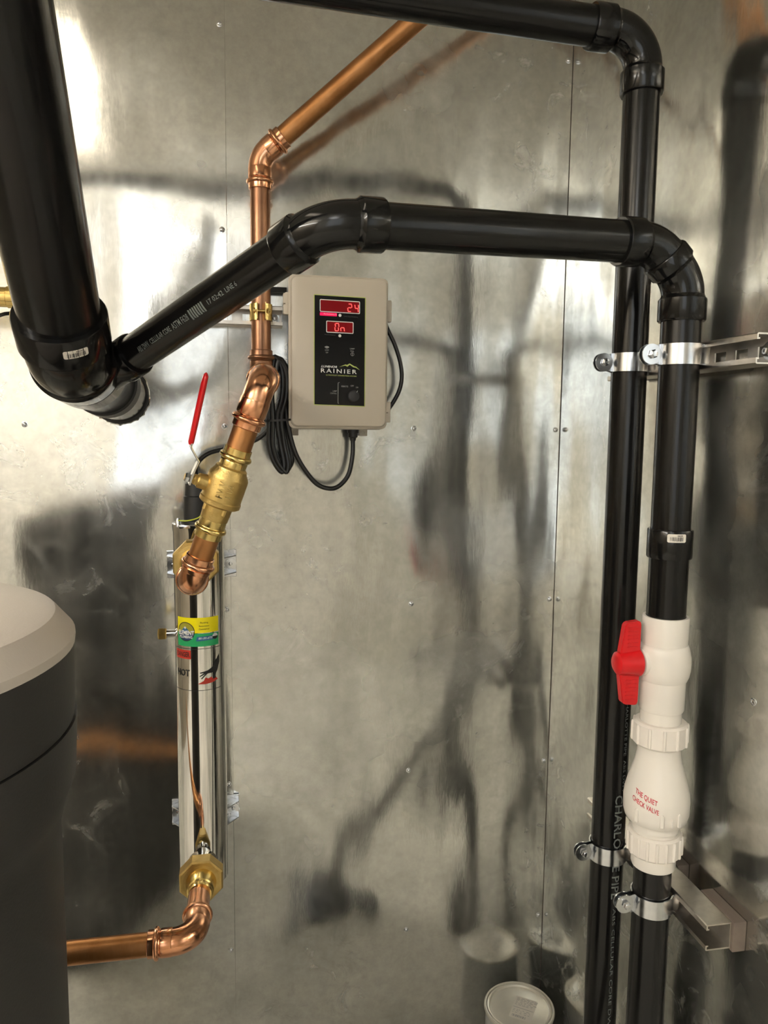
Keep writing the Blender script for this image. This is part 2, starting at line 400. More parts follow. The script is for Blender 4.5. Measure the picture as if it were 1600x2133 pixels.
# ================================================================== DRAIN STACK (fat pipe, left)
BX, BZ, RF = -0.2470, 1.6190, 0.0550
stack = thing('drain_stack', 'fat black drain pipe at the left, turning into the metal wall through a hub elbow', 'pipe', (BX, D, BZ))
fa = V((-0.2460, 1.206, 1.656)); fd = (V((-0.2340, 0.845, 2.000)) - fa).normalized()
BACK = V((0, 1, 0)); BD = (V((BX, D, BZ)) - fa).normalized(); BL = (V((BX, D, BZ)) - fa).length
bm, off = elbow_bm(fa, fd, BD, 0.080, 0.0590, 0.0640, 0.050, RF, 56); elb = obj('elbow', bm, M['abs2'], stack)
obj('upper_pipe', pipe_bm(fa + fd * (off - .004), fa + fd * .95, RF, 56), M['abs'], stack)
bm = bmesh.new()    # the branch fitting between elbow and wall, with its hub, band and spigot
lathe(bm, fa, BD, [(off, .056), (off, .0615), (off + .002, .0640), (off + .062, .0640), (off + .064, .0600), (off + .068, .0580), (off + .21, .0575), (off + .212, .0565)], 56)
br = V((-.2450, 1.343, 1.620)); bd = (V((0.0685, 1.02, 1.788)) - br).normalized()
lathe(bm, br, bd, [(0, .031), (.118, .031)], 44)
hub(bm, br + bd * .100, bd, .036, .031, .0338, RP, 44)
obj('branch_fitting', bm, M['abs2'], stack)
bm = bmesh.new(); lathe(bm, fa, BD, [(off + .212, .0575), (off + .214, .0610), (off + .262, .0610), (off + .264, .0575)], 56)
obj('coupling_band', bm, M['rubber'], stack)
bm = bmesh.new(); lathe(bm, fa, BD, [(off + .20, .0560), (BL - .004, .0560)], 56)
obj('wall_spigot', bm, M['abs2'], stack)
bm = bmesh.new(); lathe(bm, (BX, D - .0165, BZ), BACK, [(0, .0575), (.001, .0595), (.014, .0600), (.0145, .0575)], 56)
obj('wall_collar', bm, M['rubber'], stack)
# ragged bead of sealant round the cut hole
bm = bmesh.new(); P = []
for k in range(72):
    a = 2 * pi * k / 72; r = .0604 + random.uniform(-.0012, .0018)
    P.append((BX + r * cos(a), D - .0025, BZ + r * sin(a)))
sweep(bm, P, [random.uniform(.0012, .0030) for _ in P], 6, closed=True); obj('cut_edge', bm, M['galv'], stack)
def barcode(parent, fn, w, h, seed):
    """little white stock label with bars"""
    lb = obj('stock_label', mapped(flat2([rrect(-w / 2, w / 2, -h / 2, h / 2, h * .2)], .004), lambda a, b: fn(a, b, 0.0005)), M['paper'], parent, smooth=False)
    rnd = random.Random(seed); polys = []; x = -w * .36
    while x < w * .36:
        b = rnd.choice((.012, .02, .03)) * w; hh = rnd.choice((.32, .36))
        polys.append([(x, -h * hh), (x + b, -h * hh), (x + b, h * .16), (x, h * .16)]); x += b + rnd.choice((.015, .025, .04)) * w
    for k in range(5): polys.append([(w * (.02 + k * .06), h * .25), (w * (.06 + k * .06), h * .25), (w * (.06 + k * .06), h * .36), (w * (.02 + k * .06), h * .36)])
    obj('printing', mapped(flat2(polys, .004), lambda a, b: fn(a, b, 0.0009)), M['ink'], lb, smooth=False)
def on_elbow(a, b, e):   # label on the front of the fat elbow hub
    r = .0635 + e; ph = radians(24) + a / r; u = V((1, 0, 0)); u = (u - fd * u.dot(fd)).normalized(); w = u.cross(fd)
    w = w if w.z < 0 else -w
    return fa + fd * (.058 + b) + (u * sin(ph) + w * cos(ph)) * r
barcode(stack, on_elbow, .034, .0135, 3)

# ================================================================== DISCHARGE PIPE (45 degree run, middle run, drop)
dis = thing('discharge_pipe', 'black pipe rising from the drain branch, crossing level, then dropping to the white valves', 'pipe', (PX, Y2, 1.276))
nm = V((0.1085, 0.985, 1.811)); n2 = V((0.590, 1.054, 1.826)); n3 = V((PX, Y2, 1.776))
bd = (nm - br).normalized(); md = (n2 - nm).normalized()
bm, o1 = elbow_bm(nm, -bd, md, 0.075, ABS_R, ABS_H, .034, RP, 44)
# moulding web on the inside of the bend
obj('elbow', bm, M['abs2'], dis)
slp = obj('sloping_pipe', pipe_bm(br + bd * .125, nm - bd * (o1 - .004), RP), M['abs'], dis)
bm, o2 = elbow_bm(n2, -md, n3 - n2, 0.060, ABS_R, ABS_H, .034, RP, 44, 0); obj('elbow', bm, M['abs2'], dis)
obj('level_pipe', pipe_bm(nm + md * (o1 - .004), n2 - md * (o2 - .004), RP), M['abs'], dis)
bm, o3 = elbow_bm(n3, n2 - n3, DN, 0.060, ABS_R, ABS_H, .0225, RP, 44, .034); obj('elbow', bm, M['abs2'], dis)
obj('drop_pipe', pipe_bm(n3 + DN * (o3 + .004), (PX, Y2, 1.270), RP), M['abs'], dis)
bm = bmesh.new(); lathe(bm, (PX, Y2, 1.3664), UPV, [(0, .0295), (.0, .0322), (.002, .0332), (.042, .0332), (.044, .0322), (.044, .0295)], 44)
obj('coupling', bm, M['abs2'], dis)
barcode(dis, lambda a, b, e: on_cyl(PX, Y2, .0332 + e, radians(-14), 1.400)(a, b), .028, .0125, 8)
toward = V((0, 0, 1.56)) - (br + nm) / 2; toward = toward.normalized() + V((0, 0, .05))
for s, a0, w, sz in (('ABS DWV', .036, .026, .012), ('CELLULAR CORE', .066, .048, .0105), ('ASTM F628', .118, .036, .013), ('', .158, .0, .0), ('17 02:42', .196, .032, .0095), ('LINE 6', .234, .022, .0095)):
    b2 = text2(s, sz, .01, width=w, cx=w / 2) if s else flat2([[(x * .0045, -.0085 + .0015 * (x % 2)), (x * .0045 + .003, -.0085), (x * .0045 + .003, .006), (x * .0045, .007)] for x in range(7)])
    obj('printing', mapped(cut(b2, .003, 1), lambda a, b, k=a0: on_tube(br + bd * (.135 + k), bd, toward, RP + .0005)(a, b)), M['pipetxt'], slp, smooth=False)

# ================================================================== WHITE BALL VALVE
bv = thing('ball_valve', 'white plastic ball valve with a red tee handle on the right drop pipe', 'valve', (PX, Y2, 1.11))
bm = bmesh.new()
lathe(bm, (PX, Y2, 0), UPV, [(1.128, .0290), (1.128, .0325), (1.131, .0338), (1.176, .0342), (1.1765, .0355), (1.184, .0385), (1.194, .0402), (1.204, .0405), (1.214, .0400), (1.226, .0375), (1.232, .0352),
     (1.233, .0340), (1.274, .0345), (1.2760, .0338), (1.2760, .0298), (1.262, .0296)], 56)
lathe(bm, (PX - .028, Y2, 1.205), LT, [(0, .023), (.012, .0215), (.0135, .019)], 36)
obj('valve_body', bm, M['pvc'], bv)
bm = bmesh.new()
lathe(bm, (PX - .0425, Y2 - .002, 1.205), LT, [(0, .0195), (.002, .0215), (.010, .0205), (.030, .0185), (.036, .0172), (.039, .013), (.0398, .006)], 36)
h = obj('handle', bm, M['red'], bv); h['label'] = 'red tee handle'
for s in (1, -1):
    bmw = bmesh.new()
    prof = [(-.044, .010 * s), (-.0445, .062 * s), (-.047, .066 * s), (-.066, .064 * s), (-.0705, .060 * s), (-.0775, .010 * s)]
    plate(bmw, prof if s > 0 else prof[::-1], lambda a, b: V((PX + a, Y2 - .0085, 1.205 + b)), .013, (0, 1, 0))
    bmesh.ops.bevel(bmw, geom=[e for e in bmw.edges], offset=.0012, segments=2, affect='EDGES')
    for k in range(6): box(bmw, PX - .066, PX - .049, Y2 - .0093, Y2 - .0080, 1.205 + s * (.026 + k * .006) - .0009, 1.205 + s * (.026 + k * .006) + .0009)
    obj('handle_wing', bmw, M['red'], h)

# ================================================================== WHITE CHECK VALVE
cv = thing('check_valve', 'white bell-shaped check valve with red lettering and ribbed union nuts under the ball valve', 'valve', (PX, Y2, .86))
bm = bmesh.new(); lathe(bm, (PX, Y2, 0), UPV, [(1.060, .0300), (1.128, .0310), (1.1280, .0290)], 48); obj('top_sleeve', bm, M['pvc'], cv)
def nut_bm(z0, z1, r, n):
    bm = bmesh.new(); lathe(bm, (PX, Y2, 0), UPV, [(z0, .031), (z0, r - .0030), (z0 + .003, r), (z1 - .003, r), (z1, r - .0035), (z1, .0310), (z1 - .004, .0305)], 64)
    for k in range(n):
        a = 2 * pi * (k + .3) / n; cx, cy = PX + r * cos(a), Y2 + r * sin(a)
        lathe(bm, (cx, cy, z0 + .003), UPV, [(0, .0022), (.002, .0028), (z1 - z0 - .009, .0028), (z1 - z0 - .006, .0018)], 8)
    return bm
obj('top_union_nut', nut_bm(1.073, 1.110, .0408, 12), M['pvc2'], cv)
BELL = [(.9502, .0445), (.9540, .0470), (.9640, .0496), (.9840, .0500), (.9960, .0488), (1.0120, .0448), (1.0300, .0396), (1.0450, .0352), (1.0550, .0332), (1.0620, .0325), (1.0760, .0322)]
bm = bmesh.new(); lathe(bm, (PX, Y2, 0), UPV, [(.930, .034), (.9365, .0350), (.9365, .0365), (.9495, .0370), (.9500, .0400)] + BELL, 64)
bell = obj('valve_body', bm, M['pvc'], cv)
for ph in (-64, -20, -2, 12):     # moulded lugs round the skirt
    bm = bmesh.new(); a = radians(ph); c = V((PX + .0490 * sin(a), Y2 - .0490 * cos(a), .958))
    u = V((cos(a), sin(a), 0)); n = V((sin(a), -cos(a), 0)); w, hgt = (.0028, .019) if ph != -2 else (.0015, .012)
    plate(bm, [(-w, 0), (w, 0), (w, hgt), (0, hgt + .003), (-w, hgt)], lambda p, q: c + u * p + UPV * q, .003, n)
    bmesh.ops.bevel(bm, geom=bm.edges[:], offset=.0006, segments=1, affect='EDGES')
    obj('lug', bm, M['pvc'], bell)
def on_bell(a, b):   # on the cone of the check valve
    z = 0.992 + b - .30 * a
    for (z0, r0), (z1, r1) in zip(BELL, BELL[1:]):
        if z0 <= z <= z1: r = r0 + (r1 - r0) * (z - z0) / (z1 - z0) + .0007
    ph = radians(-52) + a / r
    return (PX + r * sin(ph), Y2 - r * cos(ph), z)
for s, cy, w, xo in (('THE QUIET', .0085, .036, .002), ('CHECK VALVE', -.0035, .043, .0015)):
    obj('lettering', mapped(text2(s, .0105, .012, width=w, cy=cy, cx=xo, strip=.003), on_bell), M['redtxt'], bell, smooth=False)['label'] = 'red lettering'
obj('bottom_union_nut', nut_bm(.8935, .930, .0408, 18), M['pvc2'], cv)
bm = bmesh.new(); lathe(bm, (PX, Y2, 0), UPV, [(.872, .0292), (.872, .0330), (.875, .0340), (.900, .0340)], 48); obj('bottom_sleeve', bm, M['pvc'], cv)
sp = thing('sump_pipe', 'black plastic pipe rising from the floor into the bottom of the white check valve', 'pipe', (PX, Y2, 0))
sn = V((PX, Y2, .515)); sdn = (V((.27, 1.06, .06)) - sn).normalized()
bm, o8 = elbow_bm(sn, UPV, sdn, .085, ABS_R, ABS_H, .030, RP); obj('elbow', bm, M['abs2'], sp)
obj('pipe_length', pipe_bm(sn + UPV * (o8 - .004), (PX, Y2, .8725), RP), M['abs'], sp)
obj('pipe_length', pipe_bm(sn + sdn * (o8 - .004), (.27, 1.06, .045), RP), M['abs'], sp)
sb_ = thing('sump_cover', 'round black sump cover on the floor under the slanting end of the sump pipe', 'cover', (.25, 1.08, 0))
bm = bmesh.new(); lathe(bm, (.25, 1.08, 0), UPV, [(.001, .15), (.012, .16), (.016, .15), (.016, .10), (.030, .095), (.030, .0001)], 48); obj('cover_disc', bm, M['rubber'], sb_)

# ================================================================== STRUT CHANNELS
def channel(parent, o, ax, op, side, L, w=.041, dpt=.041, t=.0022, lip=.0085, slots=True):
    """C channel: o = start, ax = run, op = direction the slot faces, side = across"""
    o, ax, op, side = V(o), V(ax), V(op), V(side)
    h = w / 2
    def rail(s):
        P = [(-0.0, h), (dpt - .0015, h), (dpt, h - .0015), (dpt, h - lip), (dpt - .0045, h - lip), (dpt - .0045, h - lip + t), (dpt - t, h - lip + t), (dpt - t, h - t), (0, h - t)]
        b = bmesh.new(); plate(b, P, lambda p, q: o + op * p + side * q * s, L, ax); return b
    obj('side_flange', rail(1), M['strut'], parent, smooth=False); obj('side_flange', rail(-1), M['strut'], parent, smooth=False)
    b = bmesh.new()
    def slab(a0, a1, q0, q1): plate(b, [(a0, q0), (a1, q0), (a1, q1), (a0, q1)], lambda p, q: o + ax * p + side * q, t, op)
    if slots:
        slab(0, L, -h + t, -.0075); slab(0, L, .0075, h - t); a = 0.0
        while a < L:
            slab(a, min(a + .022, L), -.0075, .0075); a += .050
    else: slab(0, L, -h + t, h - t)
    obj('back_web', b, M['strut'], parent, smooth=False)
SX = .7128
up = thing('strut_channel', 'slotted grey strut channel on the right wall with its open end at the right edge', 'bracket', (SX, .93, 1.668))
channel(up, (SX, .925, 1.668), (0, 1, 0), (-1, 0, 0), (0, 0, 1), .42)
bm = bmesh.new(); lathe(bm, (SX - .0024, .950, 1.668), LT, [(0, .0125), (.002, .0125), (.0022, .0082), (.0075, .0078), (.0085, .006), (.0085, .0028), (.006, .0022)], 24); obj('bolt', bm, M['zinc'], up)
lo = thing('strut_channel', 'grey strut channel low on the right wall backed by a wooden block', 'bracket', (SX, .955, .8105))
channel(lo, (SX, .955, .8105), (0, 1, 0), (-1, 0, 0), (0, 0, 1), .40, slots=False)
bm = bmesh.new(); lathe(bm, (SX - .003, 1.07, .8105), LT, [(0, .010), (.002, .010), (.0022, .007), (.007, .0065)], 6); obj('bolt', bm, M['zinc'], lo)
bm = bmesh.new(); box(bm, SX + .0004, XR - .0004, .950, 1.035, .786, .833, .0015); wb = obj('shim_block', bm, M['wood']); 
wb['label'] = 'small dark wooden block behind the end of the low strut'; wb['category'] = 'block'
bm = bmesh.new(); box(bm, SX + .0004, XR - .0004, 1.10, 1.30, .786, .834, .0015); wb = obj('shim_block', bm, M['wood'])
wb['label'] = 'long wooden shim behind the low strut, close to the corner'; wb['category'] = 'block'
bm = bmesh.new(); box(bm, SX + .0004, XR - .0004, 1.16, 1.34, 1.650, 1.686, .0015); wb = obj('shim_block', bm, M['wood'])
wb['label'] = 'wooden shim strip behind the upper slotted strut'; wb['category'] = 'block'
st3 = thing('strut_channel', 'grey strut channel fixed to the back wall behind the copper riser', 'bracket', (-.06, D, 1.787))
channel(st3, (-.115, D - .0018, 1.787), (1, 0, 0), (0, -1, 0), (0, 0, 1), .205, dpt=.040)
bm = bmesh.new(); lathe(bm, (.075, D - .0045, 1.787), (0, -1, 0), [(0, .008), (.0015, .008), (.0017, .005), (.005, .0045), (.0055, .002)], 20); obj('bolt', bm, M['zinc'], st3)

# ================================================================== PIPE CLAMPS
def clamp(X, Y, z, label):
    t = thing('pipe_clamp', label, 'clamp', (X, Y, z), 'zinc pipe clamps on the right wall struts')
    r, w, th = RP + .0016, .030, .0020
    for s, nm_ in ((-1, 'front_strap'), (1, 'rear_strap')):
        P = [(-.0585, s * .0035), (-.0335, s * .0035)]
        for k in range(15):
            a = radians(173 - k * (173 - 38) / 14); P.append((r * cos(a), s * r * sin(a)))
        P += [(.0335, s * .0135), (.0395, s * .0125)]
        b = bmesh.new(); a0 = []; 
        for i, (px, py) in enumerate(P):
            q0 = V(P[max(i - 1, 0)]); q1 = V(P[min(i + 1, len(P) - 1)]); dd = (q1 - q0).normalized(); nn = V((dd.y, -dd.x)) * (-1 if s > 0 else 1)
            if nn.dot(V((0, s))) < 0 and i < 3: nn = -nn
            hw = w / 2
            if i == 0: hw = w * .30
            if i > len(P) - 2: hw = w * .36
            a0.append([b.verts.new((X + px + nn.x * e, Y + py + nn.y * e, z + zz * hw)) for e, zz in ((0, -1), (th, -1), (th, 1), (0, 1))])
        # rounded ear
        for i in range(len(a0) - 1):
            for k in range(4): b.faces.new((a0[i][k], a0[i][(k + 1) % 4], a0[i + 1][(k + 1) % 4], a0[i + 1][k]))
        b.faces.new(a0[0][::-1]); b.faces.new(a0[-1])
        obj(nm_, b, M['zinc'], t, angle=40)
        b = bmesh.new(); lathe(b, (X - .0475, Y + s * .0035, z), (0, s, 0), [(-.0001, .0001), (0, w / 2), (th + .0002, w / 2), (th + .0003, .0001)], 28, cap=False)
        obj('ear', b, M['zinc'], t)
    b = bmesh.new(); hexprism(b, (X - .0465, Y - .0058, z), (0, -1, 0), 0, .006, .0068, rot=.3); lathe(b, (X - .0465, Y - .0118, z), (0, -1, 0), [(0, .0042), (.002, .0042), (.0024, .0018)], 14)
    lathe(b, (X - .0465, Y - .006, z), (0, 1, 0), [(0, .003), (.026, .003)], 12)
    obj('bolt', b, M['zinc'], t)
    b = bmesh.new(); box(b, X - .0535, X - .0395, Y + .0055, Y + .0125, z - .007, z + .007, .001); obj('square_nut', b, M['zinc'], t)
    return t
c0 = clamp(PX, Y2, 1.6690, 'zinc clamp gripping the front drop pipe at the upper slotted strut')
dup(c0, (PX, Y1, 1.6690), 'zinc clamp gripping the rear corner pipe at the upper slotted strut')
dup(c0, (PX, Y2, .8115), 'zinc clamp gripping the sump pipe under the check valve, at the low strut')
dup(c0, (PX, Y1, .8115), 'zinc clamp on the rear corner pipe beside the ribbed union nut, low down')

# ================================================================== COPPER RISER (diagonal, vertical, offset into the brass valve)
RC, YC, CX = .0200, 1.62, .0442
riser = thing('copper_riser', 'copper pipe coming down from the upper right, through elbows to the brass ball valve', 'pipe', (CX, YC, 1.634))
V0 = V((-.0815, 1.278, 1.300)); V1 = V((.0372, 1.232, 1.634)); vd = (V1 - V0).normalized(); VL = (V1 - V0).length
c1 = V((CX, YC, 2.090)); dd = V((.262, -.095, .212)).normalized()
bm, ou = press_elbow_bm(c1, DN, dd, .045, RC, .040); obj('press_elbow', bm, M['copper'], riser)
obj('diagonal_tube', pipe_bm(c1 + dd * (ou - .004), c1 + dd * .88, RC), M['copper_tube'], riser)
c2 = V((CX, YC, 1.634)); c3 = V1
fw = (c3 - c2).normalized()
bm, ol = press_elbow_bm(c2, UPV, fw, .038, RC, .040); obj('press_elbow', bm, M['copper_dull'], riser)
obj('vertical_tube', pipe_bm(c1 + DN * (ou - .004), c2 + UPV * (ol - .004), RC), M['copper_dull'], riser)
bm, o5 = press_elbow_bm(c3, -fw, -vd, .034, RC, .046); obj('press_elbow', bm, M['copper'], riser)
obj('link_tube', pipe_bm(c2 + fw * (ol - .004), c3 - fw * (o5 - .004), RC), M['copper_tube'], riser)
tb0, tb1 = .245 * VL, .655 * VL      # brass valve occupies this stretch of the inclined leg
obj('stub_tube', pipe_bm(V0 + vd * (tb1 - .010), V1 - vd * (o5 - .004), RC), M['copper_tube'], riser)

# gold pipe clamp holding the riser to the strut behind it
gc = thing('pipe_clamp', 'gold-coloured two-piece clamp round the copper riser left of the control box', 'clamp', (CX, YC, 1.787))
for s in (-1, 1):
    bm = bmesh.new(); b0 = []
    P = [(s * .0075, -.037), (s * .0075, -.0235)] + [((RC + .0012) * sin(a) * s, -(RC + .0012) * cos(a)) for a in [radians(18 + k * 13) for k in range(11)]] + [(s * .017, .031), (s * .017, .036)]
    for i, (px, py) in enumerate(P):
        q0 = V(P[max(i - 1, 0)]); q1 = V(P[min(i + 1, len(P) - 1)]); e = (q1 - q0).normalized(); nn = V((-e.y, e.x)); 
        if nn.dot(V((s, 0))) < 0: nn = -nn
        b0.append([bm.verts.new((CX + px + nn.x * k, YC + py + nn.y * k, 1.787 + q * .0165)) for k, q in ((0, -1), (.002, -1), (.002, 1), (0, 1))])
    for i in range(len(b0) - 1):
        for k in range(4): bm.faces.new((b0[i][k], b0[i][(k + 1) % 4], b0[i + 1][(k + 1) % 4], b0[i + 1][k]))
    bm.faces.new(b0[0]); bm.faces.new(b0[-1]); obj('half_strap', bm, M['brass'], gc)
bm = bmesh.new(); lathe(bm, (CX - .016, YC - .030, 1.787), (1, 0, 0), [(0, .0055), (.004, .0055), (.0041, .0028), (.034, .0028)], 16)
hexprism(bm, (CX + .0105, YC - .030, 1.787), (1, 0, 0), 0, .006, .0062); obj('bolt', bm, M['brass'], gc)

# ================================================================== BRASS BALL VALVE
bb = thing('brass_ball_valve', 'cast brass ball valve with a red lever, on the leaning copper leg', 'valve', V0 + vd * (VL * .49))
def at(t): return V0 + vd * (t * VL)
bm = bmesh.new()
def press_end(A, d):
    lathe(bm, A, d, [(-.012, .0205), (0, .0215), (.012, .0222), (.0135, .0218)] + [(.019 - .0045 * cos(pi * k / 6), .0222 + .0040 * sin(pi * k / 6)) for k in range(7)] + [(.026, .0222), (.034, .0222), (.0345, .0202)], 40)
press_end(at(.330), -vd); obj('press_end', bm, M['brass'], bb)
bm = bmesh.new(); press_end(at(.572), vd); obj('press_end', bm, M['brass'], bb)
bm = bmesh.new()
lathe(bm, at(0), vd, [(.322 * VL, .0205), (.326 * VL, .0225), (.392 * VL, .0235), (.394 * VL, .0300), (.402 * VL, .0335), (.420 * VL, .0338), (.425 * VL, .0325), (.526 * VL, .0325), (.535 * VL, .0320), (.560 * VL, .0265), (.572 * VL, .0255), (.580 * VL, .0225)], 48)
u_, v_ = frame(vd)
for k in range(4):    # the lugs under the flange
    a = k * pi / 2 + .5; c = at(.378) + (u_ * cos(a) + v_ * sin(a)) * .0225
    lathe(bm, c, vd, [(-.006, .003), (-.005, .0042), (.008, .0042)], 8)
body = obj('valve_body', bm, M['brass_cast'], bb)
fr = V((0, 0, 1.56)) - at(.48); fr = (fr - vd * fr.dot(vd)).normalized(); sdv = vd.cross(fr); sdv = sdv if sdv.x > 0 else -sdv
def on_brass(a, b, t=.48, rr=.0333):
    ph = a / rr; return at(t) + vd * b + (fr * cos(ph) + sdv * sin(ph)) * rr
fb = mapped(text2('RWV', .017, .02, width=.027), lambda a, b: on_brass(-b - .004, a))
obj('lettering', fb, M['brass'], body, smooth=False)
obj('lettering', mapped(text2('1 1/4', .012, .02, width=.02), lambda a, b: on_brass(-b + .009, a)), M['brass'], body, smooth=False)
ss = (-sdv * .97 + fr * .22 - vd * .02).normalized(); sc = at(.478)
bm = bmesh.new(); lathe(bm, sc, ss, [(.026, .0135), (.036, .0125), (.044, .0120), (.046, .0100)], 28); hexprism(bm, sc, ss, .043, .052, .0098); lathe(bm, sc, ss, [(.05, .0052), (.066, .0052)], 16)
obj('stem', bm, M['brass_cast'], bb)
bm = bmesh.new(); hexprism(bm, sc, ss, .0575, .0655, .0082); obj('stem_nut', bm, M['zinc'], bb)
lv = sc + ss * .0555
upd = (vd * .97).normalized()
lp = [lv - upd * .010, lv + upd * .012, lv + upd * .030 - ss * .002, lv + upd * .048 + ss * .016, lv + upd * .056 + ss * .0175]
def bar(bm, P, w, t, wd):
    R = []
    for i, p in enumerate(P):
        d = (P[min(i + 1, len(P) - 1)] - P[max(i - 1, 0)]).normalized(); n = d.cross(wd).normalized(); ww = (wd - d * d.dot(wd)).normalized()
        R.append([bm.verts.new(p + ww * a * w / 2 + n * b * t / 2) for a, b in ((-1, -1), (1, -1), (1, 1), (-1, 1))])
    for i in range(len(R) - 1):
        for k in range(4): bm.faces.new((R[i][k], R[i][(k + 1) % 4], R[i + 1][(k + 1) % 4], R[i + 1][k]))
    bm.faces.new(R[0][::-1]); bm.faces.new(R[-1])
wd = ss.cross(upd).normalized()
bm = bmesh.new(); bar(bm, lp, .016, .0032, wd); bmesh.ops.bevel(bm, geom=bm.edges[:], offset=.0006, segments=1, affect='EDGES'); lever = obj('lever', bm, M['zinc'], bb, angle=20)
g0 = lp[-1] - upd * .004; gd = (V((-.0490, 1.205, 1.638)) - g0); GL = gd.length; gd.normalize()
bm = bmesh.new()
prof = [(0, .72), (.004, 1.0), (.3 * GL, 1.0), (.85 * GL, 1.02), (.95 * GL, .92), (GL - .002, .55), (GL, .12)]
gu, gv = wd, gd.cross(wd).normalized()
R = [[bm.verts.new(g0 + gd * t + gu * cos(a) * .0085 * s + gv * sin(a) * .0046 * s) for a in [2 * pi * k / 20 for k in range(20)]] for t, s in prof]
for i in range(len(R) - 1):
    for k in range(20): bm.faces.new((R[i][k], R[i][(k + 1) % 20], R[i + 1][(k + 1) % 20], R[i + 1][k]))
bm.faces.new(R[0][::-1]); bm.faces.new(R[-1]); obj('lever_grip', bm, M['red'], lever)['label'] = 'red vinyl grip'

# ================================================================== UV CHAMBER
UX, UY, UR = -.0845, 1.583, .0500
uv = thing('treatment_chamber', 'tall polished steel water treatment cylinder on the wall below the brass valve', 'water purifier', (UX, UY, .605))
bm = bmesh.new()
lathe(bm, (UX, UY, 0), UPV, [(.600, .030), (.602, .046), (.608, UR), (1.345, UR), (1.352, .0515), (1.362, .0515), (1.364, .049), (1.362, .020)], 72)
tube = obj('steel_cylinder', bm, M['chrome'], uv)
bm = bmesh.new(); lathe(bm, (UX - .004, UY, 1.356), UPV, [(0, .030), (.012, .030), (.014, .025), (.060, .0245), (.062, .022), (.085, .021), (.090, .012), (.097, .008)], 32); obj('lamp_cap', bm, M['rubber'], uv)
bm = bmesh.new(); sweep(bm, catmull([(UX - .036, UY - .038, 1.372), (UX - .018, UY - .044, 1.372), (UX + .004, UY - .036, 1.378), (UX + .012, UY - .03, 1.395)], 6), .0013, 8); obj('earth_wire', bm, M['gyw'], uv)
bm = bmesh.new(); lathe(bm, (UX - .038, UY - .034, 1.358), UPV, [(0, .0045), (.012, .0045), (.014, .0035), (.018, .003)], 12); box(bm, UX - .034, UX - .014, UY - .052, UY - .030, 1.357, 1.364, .0012); obj('earth_lug', bm, M['zinc'], uv)
def ring_cyl(a0, a1, z0, z1, e): return [[(a0, z0), (a1, z0), (a1, z1), (a0, z1)]]
# mounting brackets, one pair at each end
for zc in (1.258, .695):
    for s in (-1, 1):
        bm = bmesh.new()
        x0, x1 = UX + s * .040, UX + s * .0735
        a, b = min(x0, x1), max(x0, x1)
        box(bm, a, b, D - .0055, D - .0018, zc - .030, zc + .030, .0008)
        for zz in (.0175, -.0195):
            P = [(0, 0), (.034, 0), (.034, -.010), (0, -.052)]
            plate(bm, P, lambda p, q: V((UX + s * (.0395 + p), D - .0056 + q * 1.0, zc + zz)), .0024, (0, 0, 1))
            P = [(.0395, 0), (.0735, 0), (.0395, .014 if zz > 0 else -.014)]
            plate(bm, P, lambda p, q: V((UX + s * p, D - .0075, zc + zz + q)), .0024, (0, 1, 0))
        obj('bracket', bm, M['zinc'], uv, smooth=False)
        bm = bmesh.new(); lathe(bm, (UX + s * .061, D - .0054, zc - .001), (0, -1, 0), [(0, .0125), (.0015, .0125), (.0018, .0042), (.004, .004), (.0045, .002)], 26); obj('washer_screw', bm, M['zinc'], uv)
# drain tap at the left
bm = bmesh.new(); lathe(bm, (UX - .046, UY - .006, 1.137), LT, [(0, .0075), (.022, .0075)], 20); obj('drain_nipple', bm, M['chrome'], uv)
bm = bmesh.new(); hexprism(bm, (UX - .066, UY - .006, 1.137), LT, 0, .017, .0125, rot=.2); obj('drain_cap', bm, M['brass'], uv)['label'] = 'brass hexagon drain cap'
FW = V((0, -1, 0))
def port(z, name):
    bm = bmesh.new(); lathe(bm, (UX, UY - .046, z), FW, [(0, .030), (.020, .030), (.022, .034), (.034, .0345)], 44); obj(name, bm, M['chrome'], uv)
port(1.300, 'inlet_port'); port(.660, 'outlet_port')
# stickers bent round the cylinder (phi 0 faces the room)
ZS = 1.148
def cyl(e): return lambda a, b: on_cyl(UX, UY, UR + e, 0, ZS)(a, b)
def sticker(name, polys, m, e, parent, label=None):
    o = obj(name, mapped(flat2(polys, .004), cyl(e)), m, parent, smooth=False)
    if label: o['label'] = label
    return o
st = sticker('plumber_sticker', [[(-.049, -.001), (.042, -.001), (.042, .030), (-.049, .030)]], M['yellow'], .0004, uv, 'yellow and green plumber sticker')
sticker('green_band', [[(-.049, -.0285), (.042, -.0285), (.042, -.0035), (-.049, -.0005)]], M['green'], .0005, st)
sticker('emblem_rim', [circle2(-.0275, .0015, .0195)], M['ink'], .0007, st)
sticker('emblem_sky', [circle2(-.0275, .0015, .0180)], M['olive'], .0009, st)
sticker('emblem_foot', [[(-.0275 + .0180 * cos(a), .0015 + .0180 * sin(a)) for a in [pi + .15 + k * (pi - .3) / 14 for k in range(15)]]], M['navy'], .0010, st)
sticker('emblem_mountain', [[(-.041, -.001), (-.034, .007), (-.0285, .0125), (-.022, .006), (-.016, -.001)]], M['blue'], .0011, st)
sticker('emblem_snow', [[(-.0315, .0095), (-.0285, .0125), (-.0255, .0093), (-.0275, .008), (-.0283, .0060), (-.0295, .008)]], M['white'], .0012, st)
def stxt(s, size, w, x, y, m, e, bold=.01, shear=0.0):
    return obj('lettering', mapped(text2(s, size, bold, width=w, cx=x, cy=y, strip=.004, shear=shear), cyl(e)), m, st, smooth=False)
stxt('ELEMENT', .0118, .036, -.0275, -.0005, M['white'], .0014, .03)
stxt('PLUMBING', .0075, .029, -.0275, -.0090, M['white'], .0014, .02)
